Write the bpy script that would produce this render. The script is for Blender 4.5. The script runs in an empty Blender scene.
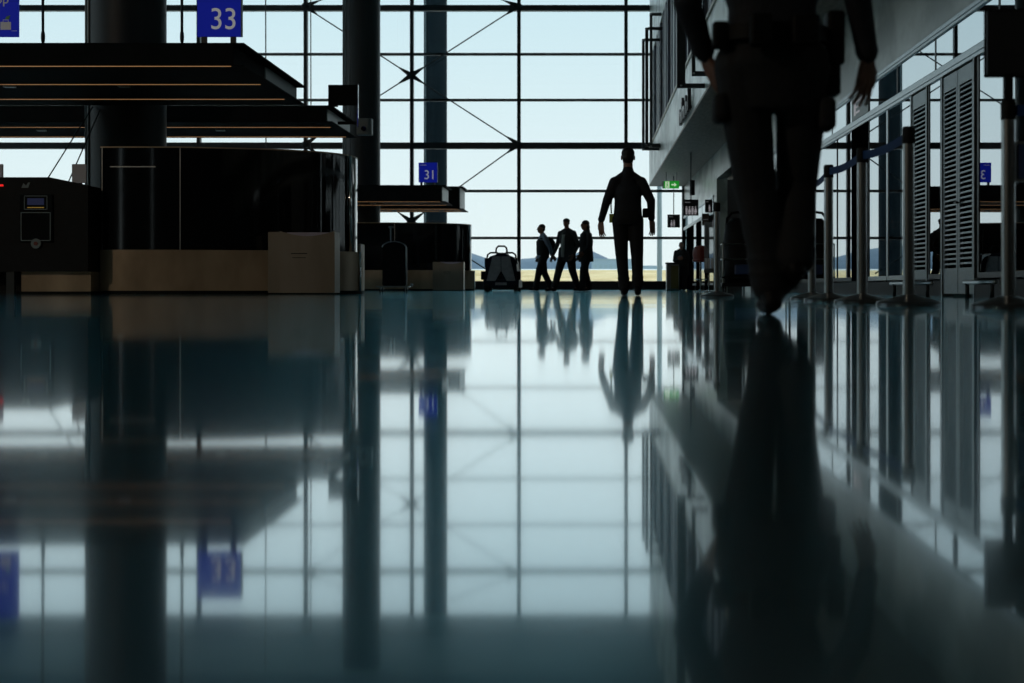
import bpy, bmesh, math, random
from mathutils import Vector, Matrix
random.seed(7)
PI = math.pi
SC = bpy.context.scene
COL = SC.collection

# ------------------------------------------------------------------ camera, sky, sun, exposure
FPX, PX, PY, CH = 1422.2, 588.0, 287.5, 0.10          # focal length in pixels, vanishing point, camera height
cam_d = bpy.data.cameras.new('camera'); cam = bpy.data.objects.new('camera', cam_d); COL.objects.link(cam)
cam.location = (0, 0, CH); cam.rotation_euler = (PI/2, 0, 0)
cam_d.sensor_width = 36; cam_d.lens = 50
cam_d.shift_x = -(PX-512)/1024; cam_d.shift_y = (PY-341.5)/1024
cam_d.clip_start = 0.02; cam_d.clip_end = 5000
cam_d.dof.use_dof = True; cam_d.dof.focus_distance = 19.0; cam_d.dof.aperture_fstop = 2.8
SC.camera = cam

w = bpy.data.worlds.new('sky'); SC.world = w; w.use_nodes = True
nt = w.node_tree; nt.nodes.clear()
tc = nt.nodes.new('ShaderNodeTexCoord'); sx = nt.nodes.new('ShaderNodeSeparateXYZ')
rp = nt.nodes.new('ShaderNodeValToRGB'); bg = nt.nodes.new('ShaderNodeBackground'); out = nt.nodes.new('ShaderNodeOutputWorld')
nt.links.new(tc.outputs['Generated'], sx.inputs[0]); nt.links.new(sx.outputs['Z'], rp.inputs[0])
nt.links.new(rp.outputs[0], bg.inputs[0]); nt.links.new(bg.outputs[0], out.inputs[0])
e = rp.color_ramp.elements
e[0].position = 0.0; e[0].color = (0.87, 0.94, 0.93, 1)
e[1].position = 0.10; e[1].color = (0.77, 0.89, 0.915, 1)
for p, c in ((0.2, (0.64, 0.82, 0.88, 1)), (0.5, (0.40, 0.66, 0.78, 1)), (1.0, (0.28, 0.50, 0.68, 1))):
    k = e.new(p); k.color = c
bg.inputs[1].default_value = 1.12

sun_d = bpy.data.lights.new('sun', 'SUN'); sun = bpy.data.objects.new('sun', sun_d); COL.objects.link(sun)
sun_d.energy = 2.6; sun_d.angle = 0.02; sun_d.color = (1.0, 0.95, 0.86)
sun.rotation_euler = (math.radians(-30), 0, math.radians(-35))     # high, beyond the glass
def area(name, loc, rot, sx_, sy_, en, col):
    l = bpy.data.lights.new(name, 'AREA'); l.shape = 'RECTANGLE'; l.size = sx_; l.size_y = sy_; l.energy = en; l.color = col
    o = bpy.data.objects.new(name, l); COL.objects.link(o); o.location = loc; o.rotation_euler = rot; return o
area('hall_lamp', (-21.4, -8, 12.5), (math.radians(52), 0, math.radians(-12)), .55, .55, 600, (1.0, .82, .62))      # unseen warm fill added behind the camera to brighten front faces
SC.view_settings.view_transform = 'Standard'; SC.view_settings.look = 'None'
SC.view_settings.exposure = 0.0; SC.view_settings.gamma = 1.0; SC.view_settings.use_curve_mapping = False
SC.cycles.use_denoising = True; SC.cycles.max_bounces = 10; SC.cycles.transparent_max_bounces = 16
SC.cycles.glossy_bounces = 6; SC.cycles.diffuse_bounces = 5; SC.cycles.sample_clamp_indirect = 6

def X(px, d): return (px-PX)*d/FPX                     # a measured image column / row at distance d, in metres
def H(py, d): return CH+(PY-py)*d/FPX

# ------------------------------------------------------------------ materials
def mat(name, col, rough=0.5, metal=0.0, spec=0.5, emit=None, es=0.0, coat=0.0):
    m = bpy.data.materials.new(name); m.use_nodes = True
    b = m.node_tree.nodes['Principled BSDF']
    b.inputs['Base Color'].default_value = (*col, 1); b.inputs['Roughness'].default_value = rough
    b.inputs['Metallic'].default_value = metal; b.inputs['Specular IOR Level'].default_value = spec
    b.inputs['Coat Weight'].default_value = coat; b.inputs['Coat Roughness'].default_value = 0.05
    if emit: b.inputs['Emission Color'].default_value = (*emit, 1); b.inputs['Emission Strength'].default_value = es
    return m
def noise_mat(name, c0, c1, scale=(1, 1, 1), nscale=4.0, detail=5, rough=0.5, bump=0.0, metal=0.0, spec=0.5, rvar=0.0, lo=.35, hi=.65):
    m = mat(name, c0, rough, metal, spec); t = m.node_tree; b = t.nodes['Principled BSDF']
    g = t.nodes.new('ShaderNodeNewGeometry'); mp = t.nodes.new('ShaderNodeMapping'); n = t.nodes.new('ShaderNodeTexNoise')
    r = t.nodes.new('ShaderNodeValToRGB')
    mp.inputs['Scale'].default_value = scale; n.inputs['Scale'].default_value = nscale; n.inputs['Detail'].default_value = detail
    t.links.new(g.outputs['Position'], mp.inputs[0]); t.links.new(mp.outputs[0], n.inputs['Vector'])
    t.links.new(n.outputs['Fac'], r.inputs[0])
    r.color_ramp.elements[0].position = lo; r.color_ramp.elements[1].position = hi
    r.color_ramp.elements[0].color = (*c0, 1); r.color_ramp.elements[1].color = (*c1, 1)
    t.links.new(r.outputs[0], b.inputs['Base Color'])
    if rvar:
        mr = t.nodes.new('ShaderNodeMapRange'); mr.inputs['To Min'].default_value = rough-rvar; mr.inputs['To Max'].default_value = rough+rvar
        t.links.new(n.outputs['Fac'], mr.inputs[0]); t.links.new(mr.outputs[0], b.inputs['Roughness'])
    if bump:
        bp = t.nodes.new('ShaderNodeBump'); bp.inputs['Strength'].default_value = 1; bp.inputs['Distance'].default_value = bump
        t.links.new(n.outputs['Fac'], bp.inputs['Height']); t.links.new(bp.outputs[0], b.inputs['Normal'])
    return m
def pane_mat(name, tint, fac, gloss=(0.95, 0.98, 1.0)):
    m = bpy.data.materials.new(name); m.use_nodes = True; t = m.node_tree; t.nodes.clear()
    o = t.nodes.new('ShaderNodeOutputMaterial'); mx = t.nodes.new('ShaderNodeMixShader')
    tr = t.nodes.new('ShaderNodeBsdfTransparent'); gl = t.nodes.new('ShaderNodeBsdfGlossy')
    tr.inputs[0].default_value = (*tint, 1); gl.inputs['Color'].default_value = (*gloss, 1); gl.inputs['Roughness'].default_value = 0.0
    if fac is None:
        fr = t.nodes.new('ShaderNodeFresnel'); fr.inputs[0].default_value = 1.45; t.links.new(fr.outputs[0], mx.inputs[0])
    else: mx.inputs[0].default_value = fac
    t.links.new(tr.outputs[0], mx.inputs[1]); t.links.new(gl.outputs[0], mx.inputs[2]); t.links.new(mx.outputs[0], o.inputs[0])
    return m

def floor_mat():
    m = mat('polished_floor', (.06, .065, .068), 0.05, 0, 0.5); t = m.node_tree; b = t.nodes['Principled BSDF']
    b.inputs['IOR'].default_value = 1.65; b.inputs['Coat Weight'].default_value = 1.0; b.inputs['Coat IOR'].default_value = 1.9; b.inputs['Specular Tint'].default_value = (.55, .86, 1, 1); b.inputs['Coat Roughness'].default_value = .04
    g = t.nodes.new('ShaderNodeNewGeometry')
    def noise(scale, s, d):
        mp = t.nodes.new('ShaderNodeMapping'); n = t.nodes.new('ShaderNodeTexNoise')
        mp.inputs['Scale'].default_value = scale; n.inputs['Scale'].default_value = s; n.inputs['Detail'].default_value = d
        t.links.new(g.outputs['Position'], mp.inputs[0]); t.links.new(mp.outputs[0], n.inputs['Vector']); return n
    n1 = noise((.35, 1, 1), 0.55, 1)                    # long shallow settling of the slab
    n2 = noise((1, 1, 1), 9.0, 6)                       # fine wear
    bp = t.nodes.new('ShaderNodeBump'); bp.inputs['Strength'].default_value = 1; bp.inputs['Distance'].default_value = 0.0022
    t.links.new(n1.outputs['Fac'], bp.inputs['Height']); t.links.new(bp.outputs[0], b.inputs['Normal']); t.links.new(bp.outputs[0], b.inputs['Coat Normal'])
    r = t.nodes.new('ShaderNodeMapRange'); r.inputs['To Min'].default_value = 0.08; r.inputs['To Max'].default_value = 0.13
    t.links.new(n2.outputs['Fac'], r.inputs[0]); t.links.new(r.outputs[0], b.inputs['Roughness'])
    c = t.nodes.new('ShaderNodeValToRGB'); c.color_ramp.elements[0].position = .3; c.color_ramp.elements[1].position = .7
    c.color_ramp.elements[0].color = (.080, .080, .074, 1); c.color_ramp.elements[1].color = (.105, .105, .098, 1)
    t.links.new(n2.outputs['Fac'], c.inputs[0]); t.links.new(c.outputs[0], b.inputs['Base Color'])
    o = t.nodes['Material Output']; ad = t.nodes.new('ShaderNodeAddShader'); gl = t.nodes.new('ShaderNodeBsdfGlossy')
    gl.inputs['Color'].default_value = (.034, .125, .155, 1); gl.inputs['Roughness'].default_value = .32      # teal gloss added as a sky-blue haze over the reflections
    t.links.new(b.outputs[0], ad.inputs[0]); t.links.new(gl.outputs[0], ad.inputs[1]); t.links.new(ad.outputs[0], o.inputs[0])
    return m

M = dict(
    floor=floor_mat(),
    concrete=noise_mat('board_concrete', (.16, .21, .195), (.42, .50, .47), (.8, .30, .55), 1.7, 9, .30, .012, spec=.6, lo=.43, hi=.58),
    fascia=noise_mat('pale_board_concrete', (.30, .37, .345), (.70, .80, .76), (.8, .30, .55), 1.7, 9, .30, .012, spec=.6, lo=.43, hi=.58),  # same concrete as the wall, its stronger daylight put into a brighter colour
    doormetal=noise_mat('louvre_door_metal', (.15, .18, .19), (.20, .235, .25), (2, 2, 30), 6, 3, .38, 0, .8),
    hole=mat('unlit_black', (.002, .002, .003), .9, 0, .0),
    soffit=noise_mat('soffit_concrete', (.13, .10, .065), (.22, .175, .12), (6, 1.2, 1), 2.0, 6, .5, .003),
    ceiling=noise_mat('pale_ceiling', (.26, .43, .51), (.30, .48, .56), (1, 1, 1), .6, 3, .8),
    wall=noise_mat('dark_wall_paint', (.05, .055, .06), (.065, .07, .075), (1, 1, 1), .8, 3, .7),
    frame=mat('dark_teal_frame', (.012, .02, .024), .45),
    alu=noise_mat('brushed_aluminium', (.30, .34, .36), (.40, .44, .46), (2, 2, 30), 6, 3, .32, 0, 1),
    chrome=mat('chrome', (.75, .78, .8), .12, 1),
    steel=noise_mat('satin_steel', (.36, .38, .38), (.44, .46, .46), (40, 40, 1), 4, 3, .3, 0, 1),
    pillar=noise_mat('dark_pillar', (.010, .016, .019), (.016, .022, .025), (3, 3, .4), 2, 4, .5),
    outpillar=noise_mat('outside_pillar_paint', (.006, .012, .016), (.010, .016, .020), (3, 3, .4), 2, 4, .8, spec=.08),  # darker, duller copy of the pillar material
    gloss=noise_mat('black_gloss_panel', (.004, .005, .006), (.007, .008, .010), (1, 1, 1), 1, 2, .06, 0, 0, .5),
    matt=noise_mat('matt_black', (.004, .005, .006), (.007, .008, .009), (1, 1, 1), 8, 3, .6, spec=.25),
    canopy=noise_mat('canopy_black', (.006, .008, .009), (.010, .012, .013), (1, 1, 1), 2, 3, .8, spec=.15),
    canopy_end=mat('canopy_end_plate', (.20, .26, .27), .4),
    bronze=noise_mat('bronze_laminate', (.32, .23, .145), (.52, .38, .25), (1.2, 1.2, .5), 1.6, 4, .38, 0, .25),
    pod=noise_mat('taupe_laminate', (.26, .21, .155), (.33, .27, .21), (1.5, 1.5, .3), 2, 4, .4, 0, .15),
    lav=mat('pale_lavender_lining', (.55, .50, .62), .4),
    led=mat('warm_led_strip', (.5, .3, .15), .5, emit=(1.0, .52, .22), es=.22),  # golden canopy edge lines, given a weak warm emission
    blue=mat('sign_blue', (.004, .010, .18), .5, 0, .2, emit=(.008, .022, .5), es=.28),
    white=mat('sign_white', (.7, .7, .72), .4, emit=(1, 1, 1), es=.15),
    greyw=mat('sign_grey', (.5, .5, .55), .4, emit=(1, 1, 1), es=.05),
    leaf=mat('sign_leaf_green', (.05, .4, .08), .4),
    green=mat('exit_green', (.01, .25, .03), .35, emit=(.02, .48, .04), es=.42),
    exitw=mat('exit_pictogram', (.7, .85, .7), .35, emit=(.8, 1, .7), es=.5),
    signblk=mat('sign_black', (.012, .012, .015), .3),
    pict=mat('pictogram_white', (.6, .55, .6), .4, emit=(1, .95, 1), es=.15),
    red=mat('red_plastic', (.20, .025, .02), .35),
    redlamp=mat('red_lamp', (.5, .02, .02), .4, emit=(1, .02, .02), es=.7),
    amber=mat('amber_line', (.4, .25, .05), .4, emit=(1, .6, .1), es=.12),
    screen=mat('dim_screen', (.02, .025, .06), .2, emit=(.2, .25, .6), es=.04),
    postbase=mat('post_base_metal', (.14, .145, .15), .28, .7),
    belt=mat('blue_belt', (.006, .04, .15), .7, 0, .15),
    bluebox=mat('blue_plastic', (.03, .06, .16), .4),
    skin=noise_mat('skin', (.24, .125, .085), (.31, .165, .115), (1, 1, 1), 30, 3, .5),
    uniform=noise_mat('navy_uniform_cloth', (.008, .010, .017), (.013, .016, .025), (1, 1, 1), 60, 3, .75),
    trouser=noise_mat('black_trouser_cloth', (.007, .008, .011), (.011, .012, .016), (1, 1, 1), 60, 3, .8),
    shirt=noise_mat('blue_grey_shirt', (.16, .22, .30), (.22, .29, .38), (1, 1, 1), 60, 3, .8),
    vest=noise_mat('dark_vest_cloth', (.012, .016, .018), (.020, .024, .026), (1, 1, 1), 60, 3, .8),
    teeshirt=mat('pale_tee', (.35, .38, .36), .8),
    hair=mat('dark_hair', (.012, .009, .008), .5),
    leather=mat('black_leather', (.005, .005, .006), .55, 0, .2),
    badge=mat('yellow_green_badge', (.45, .55, .12), .4),
    cartgrey=noise_mat('cart_panel_grey', (.42, .40, .41), (.52, .50, .51), (1, 1, 1), 10, 3, .5),
    navy=mat('cart_navy', (.010, .014, .035), .45),
    rubber=mat('rubber', (.01, .01, .01), .7),
    olive=mat('olive_panel', (.13, .12, .035), .5),
    monitor=mat('monitor_back_grey', (.72, .72, .80), .5),
    glass=pane_mat('window_glass', (.95, .975, .98), None),
    shop=pane_mat('reflective_shop_glass', (.07, .09, .10), .62, (.93, .97, 1.0)),
    smoke=pane_mat('smoked_panel', (.05, .06, .065), .10),
    corr=noise_mat('dark_screen', (.015, .025, .045), (.03, .045, .07), (1, 2, .2), 2, 3, .3, 0, .2),
    fin=noise_mat('screen_fin', (.10, .13, .18), (.18, .22, .28), (1, 2, .2), 2, 3, .4),
    grass=noise_mat('dry_grass', (.62, .44, .20), (.82, .63, .35), (1, 1, 1), .25, 5, .9),
    apron=noise_mat('pale_apron', (.45, .46, .44), (.55, .56, .54), (1, 1, 1), .05, 3, .9),
    hill=noise_mat('blue_hill', (.12, .17, .23), (.17, .23, .29), (1, 1, 1), .01, 4, 1),  # distant haze put into the hill colour as blue
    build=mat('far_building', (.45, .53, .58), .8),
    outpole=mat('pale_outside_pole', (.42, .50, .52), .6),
    tan=mat('tan_capping', (.34, .30, .22), .4),
    brown=mat('brown_board', (.055, .035, .025), .5),
    leaflet=mat('leaflet_white', (.75, .77, .78), .6),
)

# ------------------------------------------------------------------ mesh helpers
def box(bm, x0, x1, y0, y1, z0, z1, bev=0.0, seg=2):
    r = bmesh.ops.create_cube(bm, size=1.0); v = r['verts']
    for q in v: q.co = Vector((x0+(q.co.x+.5)*(x1-x0), y0+(q.co.y+.5)*(y1-y0), z0+(q.co.z+.5)*(z1-z0)))
    if bev:
        es = list({ed for q in v for ed in q.link_edges})
        bmesh.ops.bevel(bm, geom=es, offset=bev, segments=seg, profile=.6, affect='EDGES')
def rings(bm, rs, cap=True, close=False):
    vs = [[bm.verts.new(p) for p in r] for r in rs]; n = len(vs[0])
    for a, b in zip(vs, vs[1:] + ([vs[0]] if close else [])):
        for i in range(n): bm.faces.new((a[i], a[(i+1) % n], b[(i+1) % n], b[i]))
    if cap and not close:
        bm.faces.new(vs[0][::-1]); bm.faces.new(vs[-1])
def frame_of(d):
    d = d.normalized(); u = d.cross(Vector((0, 0, 1)))
    if u.length < 1e-3: u = Vector((1, 0, 0))
    u.normalize(); return u, d.cross(u)
def tube(bm, pts, r, n=10):
    pts = [Vector(p) for p in pts]; rs = []; u0 = None
    for i, p in enumerate(pts):
        d = (pts[min(i+1, len(pts)-1)]-pts[max(i-1, 0)]).normalized()
        if u0 is None: u0, v0 = frame_of(d)
        else:
            u0 = (u0-d*u0.dot(d)).normalized(); v0 = d.cross(u0)
        rr = r[i] if isinstance(r, (list, tuple)) else r
        rs.append([p+(u0*math.cos(2*PI*k/n)+v0*math.sin(2*PI*k/n))*rr for k in range(n)])
    rings(bm, rs)
def lathe(bm, prof, c=(0, 0, 0), n=32):
    rings(bm, [[Vector((c[0]+r*math.cos(2*PI*k/n), c[1]+r*math.sin(2*PI*k/n), c[2]+z)) for k in range(n)] for r, z in prof])
def prism(bm, poly, z0, z1):
    rings(bm, [[Vector((x, y, z)) for x, y in poly] for z in (z0, z1)])
def prism_y(bm, poly, y0, y1):
    rings(bm, [[Vector((x, y, z)) for x, z in poly] for y in (y0, y1)])
def prism_x(bm, poly, x0, x1):
    rings(bm, [[Vector((x, y, z)) for y, z in poly] for x in (x0, x1)])
def capsule(bm, a, b, ra, rb, n=14, k=4):
    a, b = Vector(a), Vector(b); d = b-a
    if d.length < 1e-6: d = Vector((0, 0, 1e-4))
    dn = d.normalized(); u, v = frame_of(dn); rs = []
    def ring(c, r): rs.append([c+(u*math.cos(2*PI*i/n)+v*math.sin(2*PI*i/n))*r for i in range(n)])
    for i in range(1, k+1): t = (1-i/k)*PI/2+.02; ring(a-dn*ra*math.sin(t), ra*math.cos(t))
    for i in range(0, k): t = i/k*PI/2+.02; ring(b+dn*rb*math.sin(t), rb*math.cos(t))
    ring(b+dn*rb, rb*.05); rings(bm, rs)
def ball(bm, c, r, n=16):
    s = bmesh.ops.create_uvsphere(bm, u_segments=n, v_segments=max(8, n*2//3), radius=1)
    rx, ry, rz = (r, r, r) if not isinstance(r, (tuple, list)) else r
    for q in s['verts']: q.co = Vector((c[0]+q.co.x*rx, c[1]+q.co.y*ry, c[2]+q.co.z*rz))
def loft(bm, secs, n=24, pw=2.4):
    rs = []
    for (cx, cy, z, rx, ry) in secs:
        ring = []
        for k in range(n):
            a = 2*PI*k/n; c, s = math.cos(a), math.sin(a)
            ring.append(Vector((cx+rx*math.copysign(abs(c)**(2/pw), c), cy+ry*math.copysign(abs(s)**(2/pw), s), z)))
        rs.append(ring)
    rings(bm, rs)

def link(name, me, m, parent=None):
    o = bpy.data.objects.new(name, me); COL.objects.link(o)
    if m: me.materials.clear(); me.materials.append(m)
    if parent: o.parent = parent
    return o
def obj(name, bm, m, parent=None, smooth=False):
    bmesh.ops.recalc_face_normals(bm, faces=bm.faces)
    me = bpy.data.meshes.new(name); bm.to_mesh(me); bm.free()
    if smooth is True:
        for p in me.polygons: p.use_smooth = True
    elif smooth:
        for p in me.polygons: p.use_smooth = True
        me.set_sharp_from_angle(angle=math.radians(smooth))
    return link(name, me, M[m], parent)
def tag(o, label, cat, group=None, kind=None):
    if label: o['label'] = label
    if cat: o['category'] = cat
    if group: o['group'] = group
    if kind: o['kind'] = kind
    return o
def struct(name, bm, m, parent=None, smooth=False):
    o = obj(name, bm, m, parent, smooth)
    if parent is None: o['kind'] = 'structure'
    return o
def empty(name, loc=(0, 0, 0), rz=0):
    o = bpy.data.objects.new(name, None); COL.objects.link(o); o.location = loc; o.rotation_euler = (0, 0, rz)
    o.empty_display_size = .1; return o
def thing(name, label, cat, loc=(0, 0, 0), rz=0, group=None): return tag(empty(name, loc, rz), label, cat, group)
def sempty(name, loc=(0, 0, 0)):
    o = empty(name, loc); o['kind'] = 'structure'; return o
def dup(root, loc, label, rz=None):
    r = root.copy(); COL.objects.link(r); r.location = loc; r['label'] = label
    if rz is not None: r.rotation_euler = (0, 0, rz)
    for ch in list(root.children):
        c = ch.copy(); COL.objects.link(c); c.parent = r
        for g in ch.children:
            d = g.copy(); COL.objects.link(d); d.parent = c
    return r
def NB(): return bmesh.new()
def B(name, m, parent, *a, bev=0.0, smooth=False):
    bm = NB(); box(bm, *a, bev=bev); return obj(name, bm, m, parent, smooth)
def remesh(name, bm, m, parent, vox, smooth=4, fac=.5):
    bmesh.ops.recalc_face_normals(bm, faces=bm.faces)
    me = bpy.data.meshes.new(name); bm.to_mesh(me); bm.free()
    t = bpy.data.objects.new('tmp', me); COL.objects.link(t)
    r = t.modifiers.new('r', 'REMESH'); r.mode = 'VOXEL'; r.voxel_size = vox; r.use_smooth_shade = True
    if smooth: s = t.modifiers.new('s', 'SMOOTH'); s.iterations = smooth; s.factor = fac
    dg = bpy.context.evaluated_depsgraph_get(); ev = t.evaluated_get(dg)
    nm = bpy.data.meshes.new_from_object(ev); nm.name = name
    bpy.data.objects.remove(t); bpy.data.meshes.remove(me)
    for p in nm.polygons: p.use_smooth = True
    return link(name, nm, M[m], parent)
def text(name, s, size, m, parent, loc, rot=(PI/2, 0, 0), depth=.006, align='CENTER', sx=1.0):
    cu = bpy.data.curves.new('t', 'FONT'); cu.body = s; cu.size = size; cu.extrude = depth; cu.align_x = align; cu.align_y = 'CENTER'
    t = bpy.data.objects.new('t', cu); COL.objects.link(t)
    me = bpy.data.meshes.new_from_object(t.evaluated_get(bpy.context.evaluated_depsgraph_get())); me.name = name
    bpy.data.objects.remove(t); bpy.data.curves.remove(cu)
    o = link(name, me, M[m], parent); o.location = loc; o.rotation_euler = rot; o.scale = (sx, 1, 1); return o

# ------------------------------------------------------------------ setting: hall shell
ZC, XW, XL, HC, ZB = 61.8, 4.16, -30.0, 14.2, -14.0
bm = NB(); box(bm, XL, XW+4, ZB, ZC+.3, -.3, 0); struct('floor', bm, 'floor')
bm = NB(); box(bm, XL-.3, XW+5, ZB-.3, ZC+.3, HC, HC+.5)
for k in range(9):
    y = -10+k*8.6; box(bm, XL, XW, y, y+.5, HC-.7, HC+.01)
struct('ceiling', bm, 'ceiling')
bm = NB(); box(bm, XL-.3, XL, ZB, ZC, 0, 2.2); box(bm, XL-.3, XL, ZB, ZC, 11.6, HC)
box(bm, XL-.3, XL, ZB, 12.0, 2.2, 11.6)
lw = [12.0+k*(ZC-12.0)/8 for k in range(9)]  # unseen window bays, added to light the right wall from the side
for y in lw: box(bm, XL-.25, XL-.02, y-.3, y+.3, 2.2, 11.6)
struct('wall_left', bm, 'wall')
for k, (a, b) in enumerate(zip(lw, lw[1:])):
    wn = sempty('window_%d' % (60+k), (XL-.1, (a+b)/2, 0)); h = (b-a)/2-.3
    B('glass', 'glass', wn, -.02, .02, -h, h, 2.2, 11.6)
    B('transom', 'frame', wn, -.05, .05, -h, h, 6.8, 6.95)
bw = [(-16.8, -16.45), (-11.9, -11.75)]  # unseen slits added for bright upright reflections in the black counter
bm = NB(); xs = [XL-.3]+[q for p in bw for q in p]+[XW+5]
for a, b in zip(xs[::2], xs[1::2]): box(bm, a, b, ZB-.3, ZB, 0, HC)
for a, b in bw: box(bm, a, b, ZB-.3, ZB, 0, 1.2); box(bm, a, b, ZB-.3, ZB, 7.0, HC)
struct('wall_back', bm, 'wall')
for k, (a, b) in enumerate(bw):
    wn = sempty('window_%d' % (80+k), ((a+b)/2, ZB-.15, 0)); B('glass', 'glass', wn, -(b-a)/2, (b-a)/2, -.02, .02, 1.2, 7.0); B('transom', 'frame', wn, -(b-a)/2, (b-a)/2, -.05, .05, 4.0, 4.1)

# curtain wall: one window per bay
mull = [XL, -26.2, -21.55, -16.9, -12.26, -7.65, -3.0, 1.651, XW]
trs = [(12.22, .24), (10.23, .10), (8.24, .10), (6.25, .27), (4.29, .11), (2.25, .11)]
for i, (a, b) in enumerate(zip(mull, mull[1:])):
    wn = sempty('window_%d' % (i+1), ((a+b)/2, ZC, 0)); hw = (b-a)/2
    B('glass', 'glass', wn, -hw, hw, .10, .125, .3, HC)
    B('mullion', 'frame', wn, hw-.075, hw+.075, -.14, .14, .0, HC)
    B('sill', 'frame', wn, -hw, hw-.075, -.10, .14, 0, .38)
    for z, t in trs: B('transom', 'frame', wn, -hw, hw-.075, -.10 if t < .2 else -.2, .09, z-t/2, z+t/2)
# cross bracing in front of the glazing, with star clamps
def brace(idx, c, arms):
    t = sempty('trim_%d' % idx, (c[0], ZC-.25, c[1]))
    bm = NB()
    for dx, dz, L in arms:
        n = Vector((dx, 0, dz)).normalized(); pr = Vector((-n.z, 0, n.x))
        p = [pr*.12, n*.62+pr*.028, n*.62-pr*.028, -pr*.12]
        rings(bm, [[q+Vector((0, y, 0)) for q in p] for y in (-.04, .04)])
    ball(bm, (0, 0, 0), (.15, .06, .15)); obj('clamp', bm, 'frame', t)
    for dx, dz, L in arms:
        if L:
            n = Vector((dx, 0, dz)).normalized(); bm = NB(); tube(bm, [n*.4, n*L], .028, 8); obj('rod', bm, 'frame', t)
hx, hz = 4.64, 2.99; LL = math.hypot(hx, hz)
brace(1, (-7.65, 9.28), [(sx_*hx, sz*hz, LL) for sx_ in (-1, 1) for sz in (-1, 1)])
brace(2, (-7.65, 2.95), [(-hx, 3.34, math.hypot(hx, 3.34)), (hx, 3.34, math.hypot(hx, 3.34)), (hx, -2.95, 4.2), (-hx, -2.95, 4.2)])
brace(3, (-3.0, 6.29), [(-hx, hz, 0), (-hx, -3.34, 0)])
brace(4, (-3.0, 12.27), [(-hx, -hz, 0), (-hx, 1.8, 3.2)])
brace(5, (-12.26, 6.29), [(hx, hz, 0), (hx, -3.34, 0)])
brace(6, (-12.26, 12.27), [(hx, -hz, 0), (hx, 1.8, 3.2)])

# right wall: concrete over a shop front, with a high opening
bm = NB()
box(bm, XW, XW+.35, ZB, 36.2, 3.16, 4.5)
box(bm, XW, XW+.35, 36.2, 37.7, 0, 4.5)
box(bm, XW, XW+.35, 37.7, 46.0, 3.62, 4.5)
box(bm, XW, XW+.35, 46.0, 47.0, 0, 4.5)
box(bm, XW, XW+.35, 47.0, ZC, 3.16, 4.5)
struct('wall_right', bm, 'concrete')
bm = NB(); box(bm, XW+3.4, XW+3.6, ZB, ZC, 0, 3.6); box(bm, XW+.36, XW+3.6, 37.4, 37.6, 0, 3.6); box(bm, XW+.36, XW+3.6, 46.1, 46.3, 0, 3.6)
box(bm, XW+.36, XW+3.6, ZB, ZB+.1, 0, 3.6); box(bm, XW+.36, XW+3.6, ZC-.1, ZC, 0, 3.6)
struct('wall_shop', bm, 'wall')
XF = 2.65
bm = NB(); box(bm, XF, XW+5, ZB, ZC-.2, 4.48, 4.55); struct('ceiling_soffit', bm, 'soffit')
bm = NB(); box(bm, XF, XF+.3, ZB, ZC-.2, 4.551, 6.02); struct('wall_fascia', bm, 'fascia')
bm = NB(); box(bm, XF-.04, XF+.32, ZB, ZC-.2, 6.02, 6.12, bev=.01); struct('trim_7', bm, 'tan')
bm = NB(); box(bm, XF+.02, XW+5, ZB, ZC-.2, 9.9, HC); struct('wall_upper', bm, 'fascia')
# ribbed screen above the fascia
bm = NB(); box(bm, XF+.12, XF+.2, -6, ZC-.3, 6.05, 9.95); sc = struct('wall_screen', bm, 'corr')
y = -5.0; k = 0
while y < ZC-1.5:
    B('fin', 'fin', sc, XF+.02, XF+.13, y, y+(.35 if k % 3 else .8), 6.1, 9.92); y += (1.5, 2.3, 1.1)[k % 3]; k += 1
bm = NB(); box(bm, XF+.4, XF+.5, ZB, ZC-.3, 6.0, 9.95); struct('wall_mezzanine', bm, 'wall')

# shop front: rails, panes, louvred doors
def rail(idx, z0, z1, y0, y1, x0=-.03, parent=None):
    bm = NB(); box(bm, XW+x0, XW+.08, y0, y1, z0, z1, bev=.008)
    box(bm, XW+x0-.012, XW+x0+.01, y0, y1, z0+.35*(z1-z0), z0+.6*(z1-z0)); struct('trim_%d' % idx, bm, 'alu')
rail(8, 2.56, 2.69, 2.0, 36.2); rail(9, 3.07, 3.17, 2.0, 36.2)
rail(10, 2.56, 2.69, 47.0, ZC-.2); rail(11, 3.07, 3.17, 47.0, ZC-.2)
bm = NB(); box(bm, XW-.02, XW+.10, 2.0, 15.25, 0, .2); box(bm, XW-.02, XW+.10, 16.66, 36.2, 0, .2); struct('baseboard_right', bm, 'matt')
WN = len(mull)
def shop_window(y0, y1, m='shop', fr='alu', z0=.2, z1=2.56):
    global WN
    wn = sempty('window_%d' % WN, (XW, (y0+y1)/2, 0)); WN += 1; h = (y1-y0)/2
    B('glass', m, wn, -.004, .008, -h, h, z0, z1)
    bm = NB()
    for s in (-1, 1): box(bm, -.012, .07, s*h-.03, s*h+.03, z0, z1)
    box(bm, -.02, .07, -h, h, z0-.02, z0+.06); obj('frame', bm, fr, wn)
def transom_window(y0, y1, m='shop'):
    global WN
    wn = sempty('window_%d' % WN, (XW, (y0+y1)/2, 0)); WN += 1; h = (y1-y0)/2
    B('glass', m, wn, -.004, .008, -h, h, 2.69, 3.07)
    B('frame', 'frame', wn, -.008, .07, h-.03, h+.03, 2.69, 3.07)
ys = [2.0, 5.5, 9.0, 12.0, 15.13]
for a, b in zip(ys, ys[1:]): shop_window(a, b, fr='frame')
shop_window(16.72, 17.32, fr='frame'); shop_window(18.28, 19.7); shop_window(19.75, 21.05)
ys = [22.35, 23.7, 26.4, 29.4, 32.6, 36.2]
for a, b in zip(ys, ys[1:]): shop_window(a, b, fr='frame')
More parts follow.
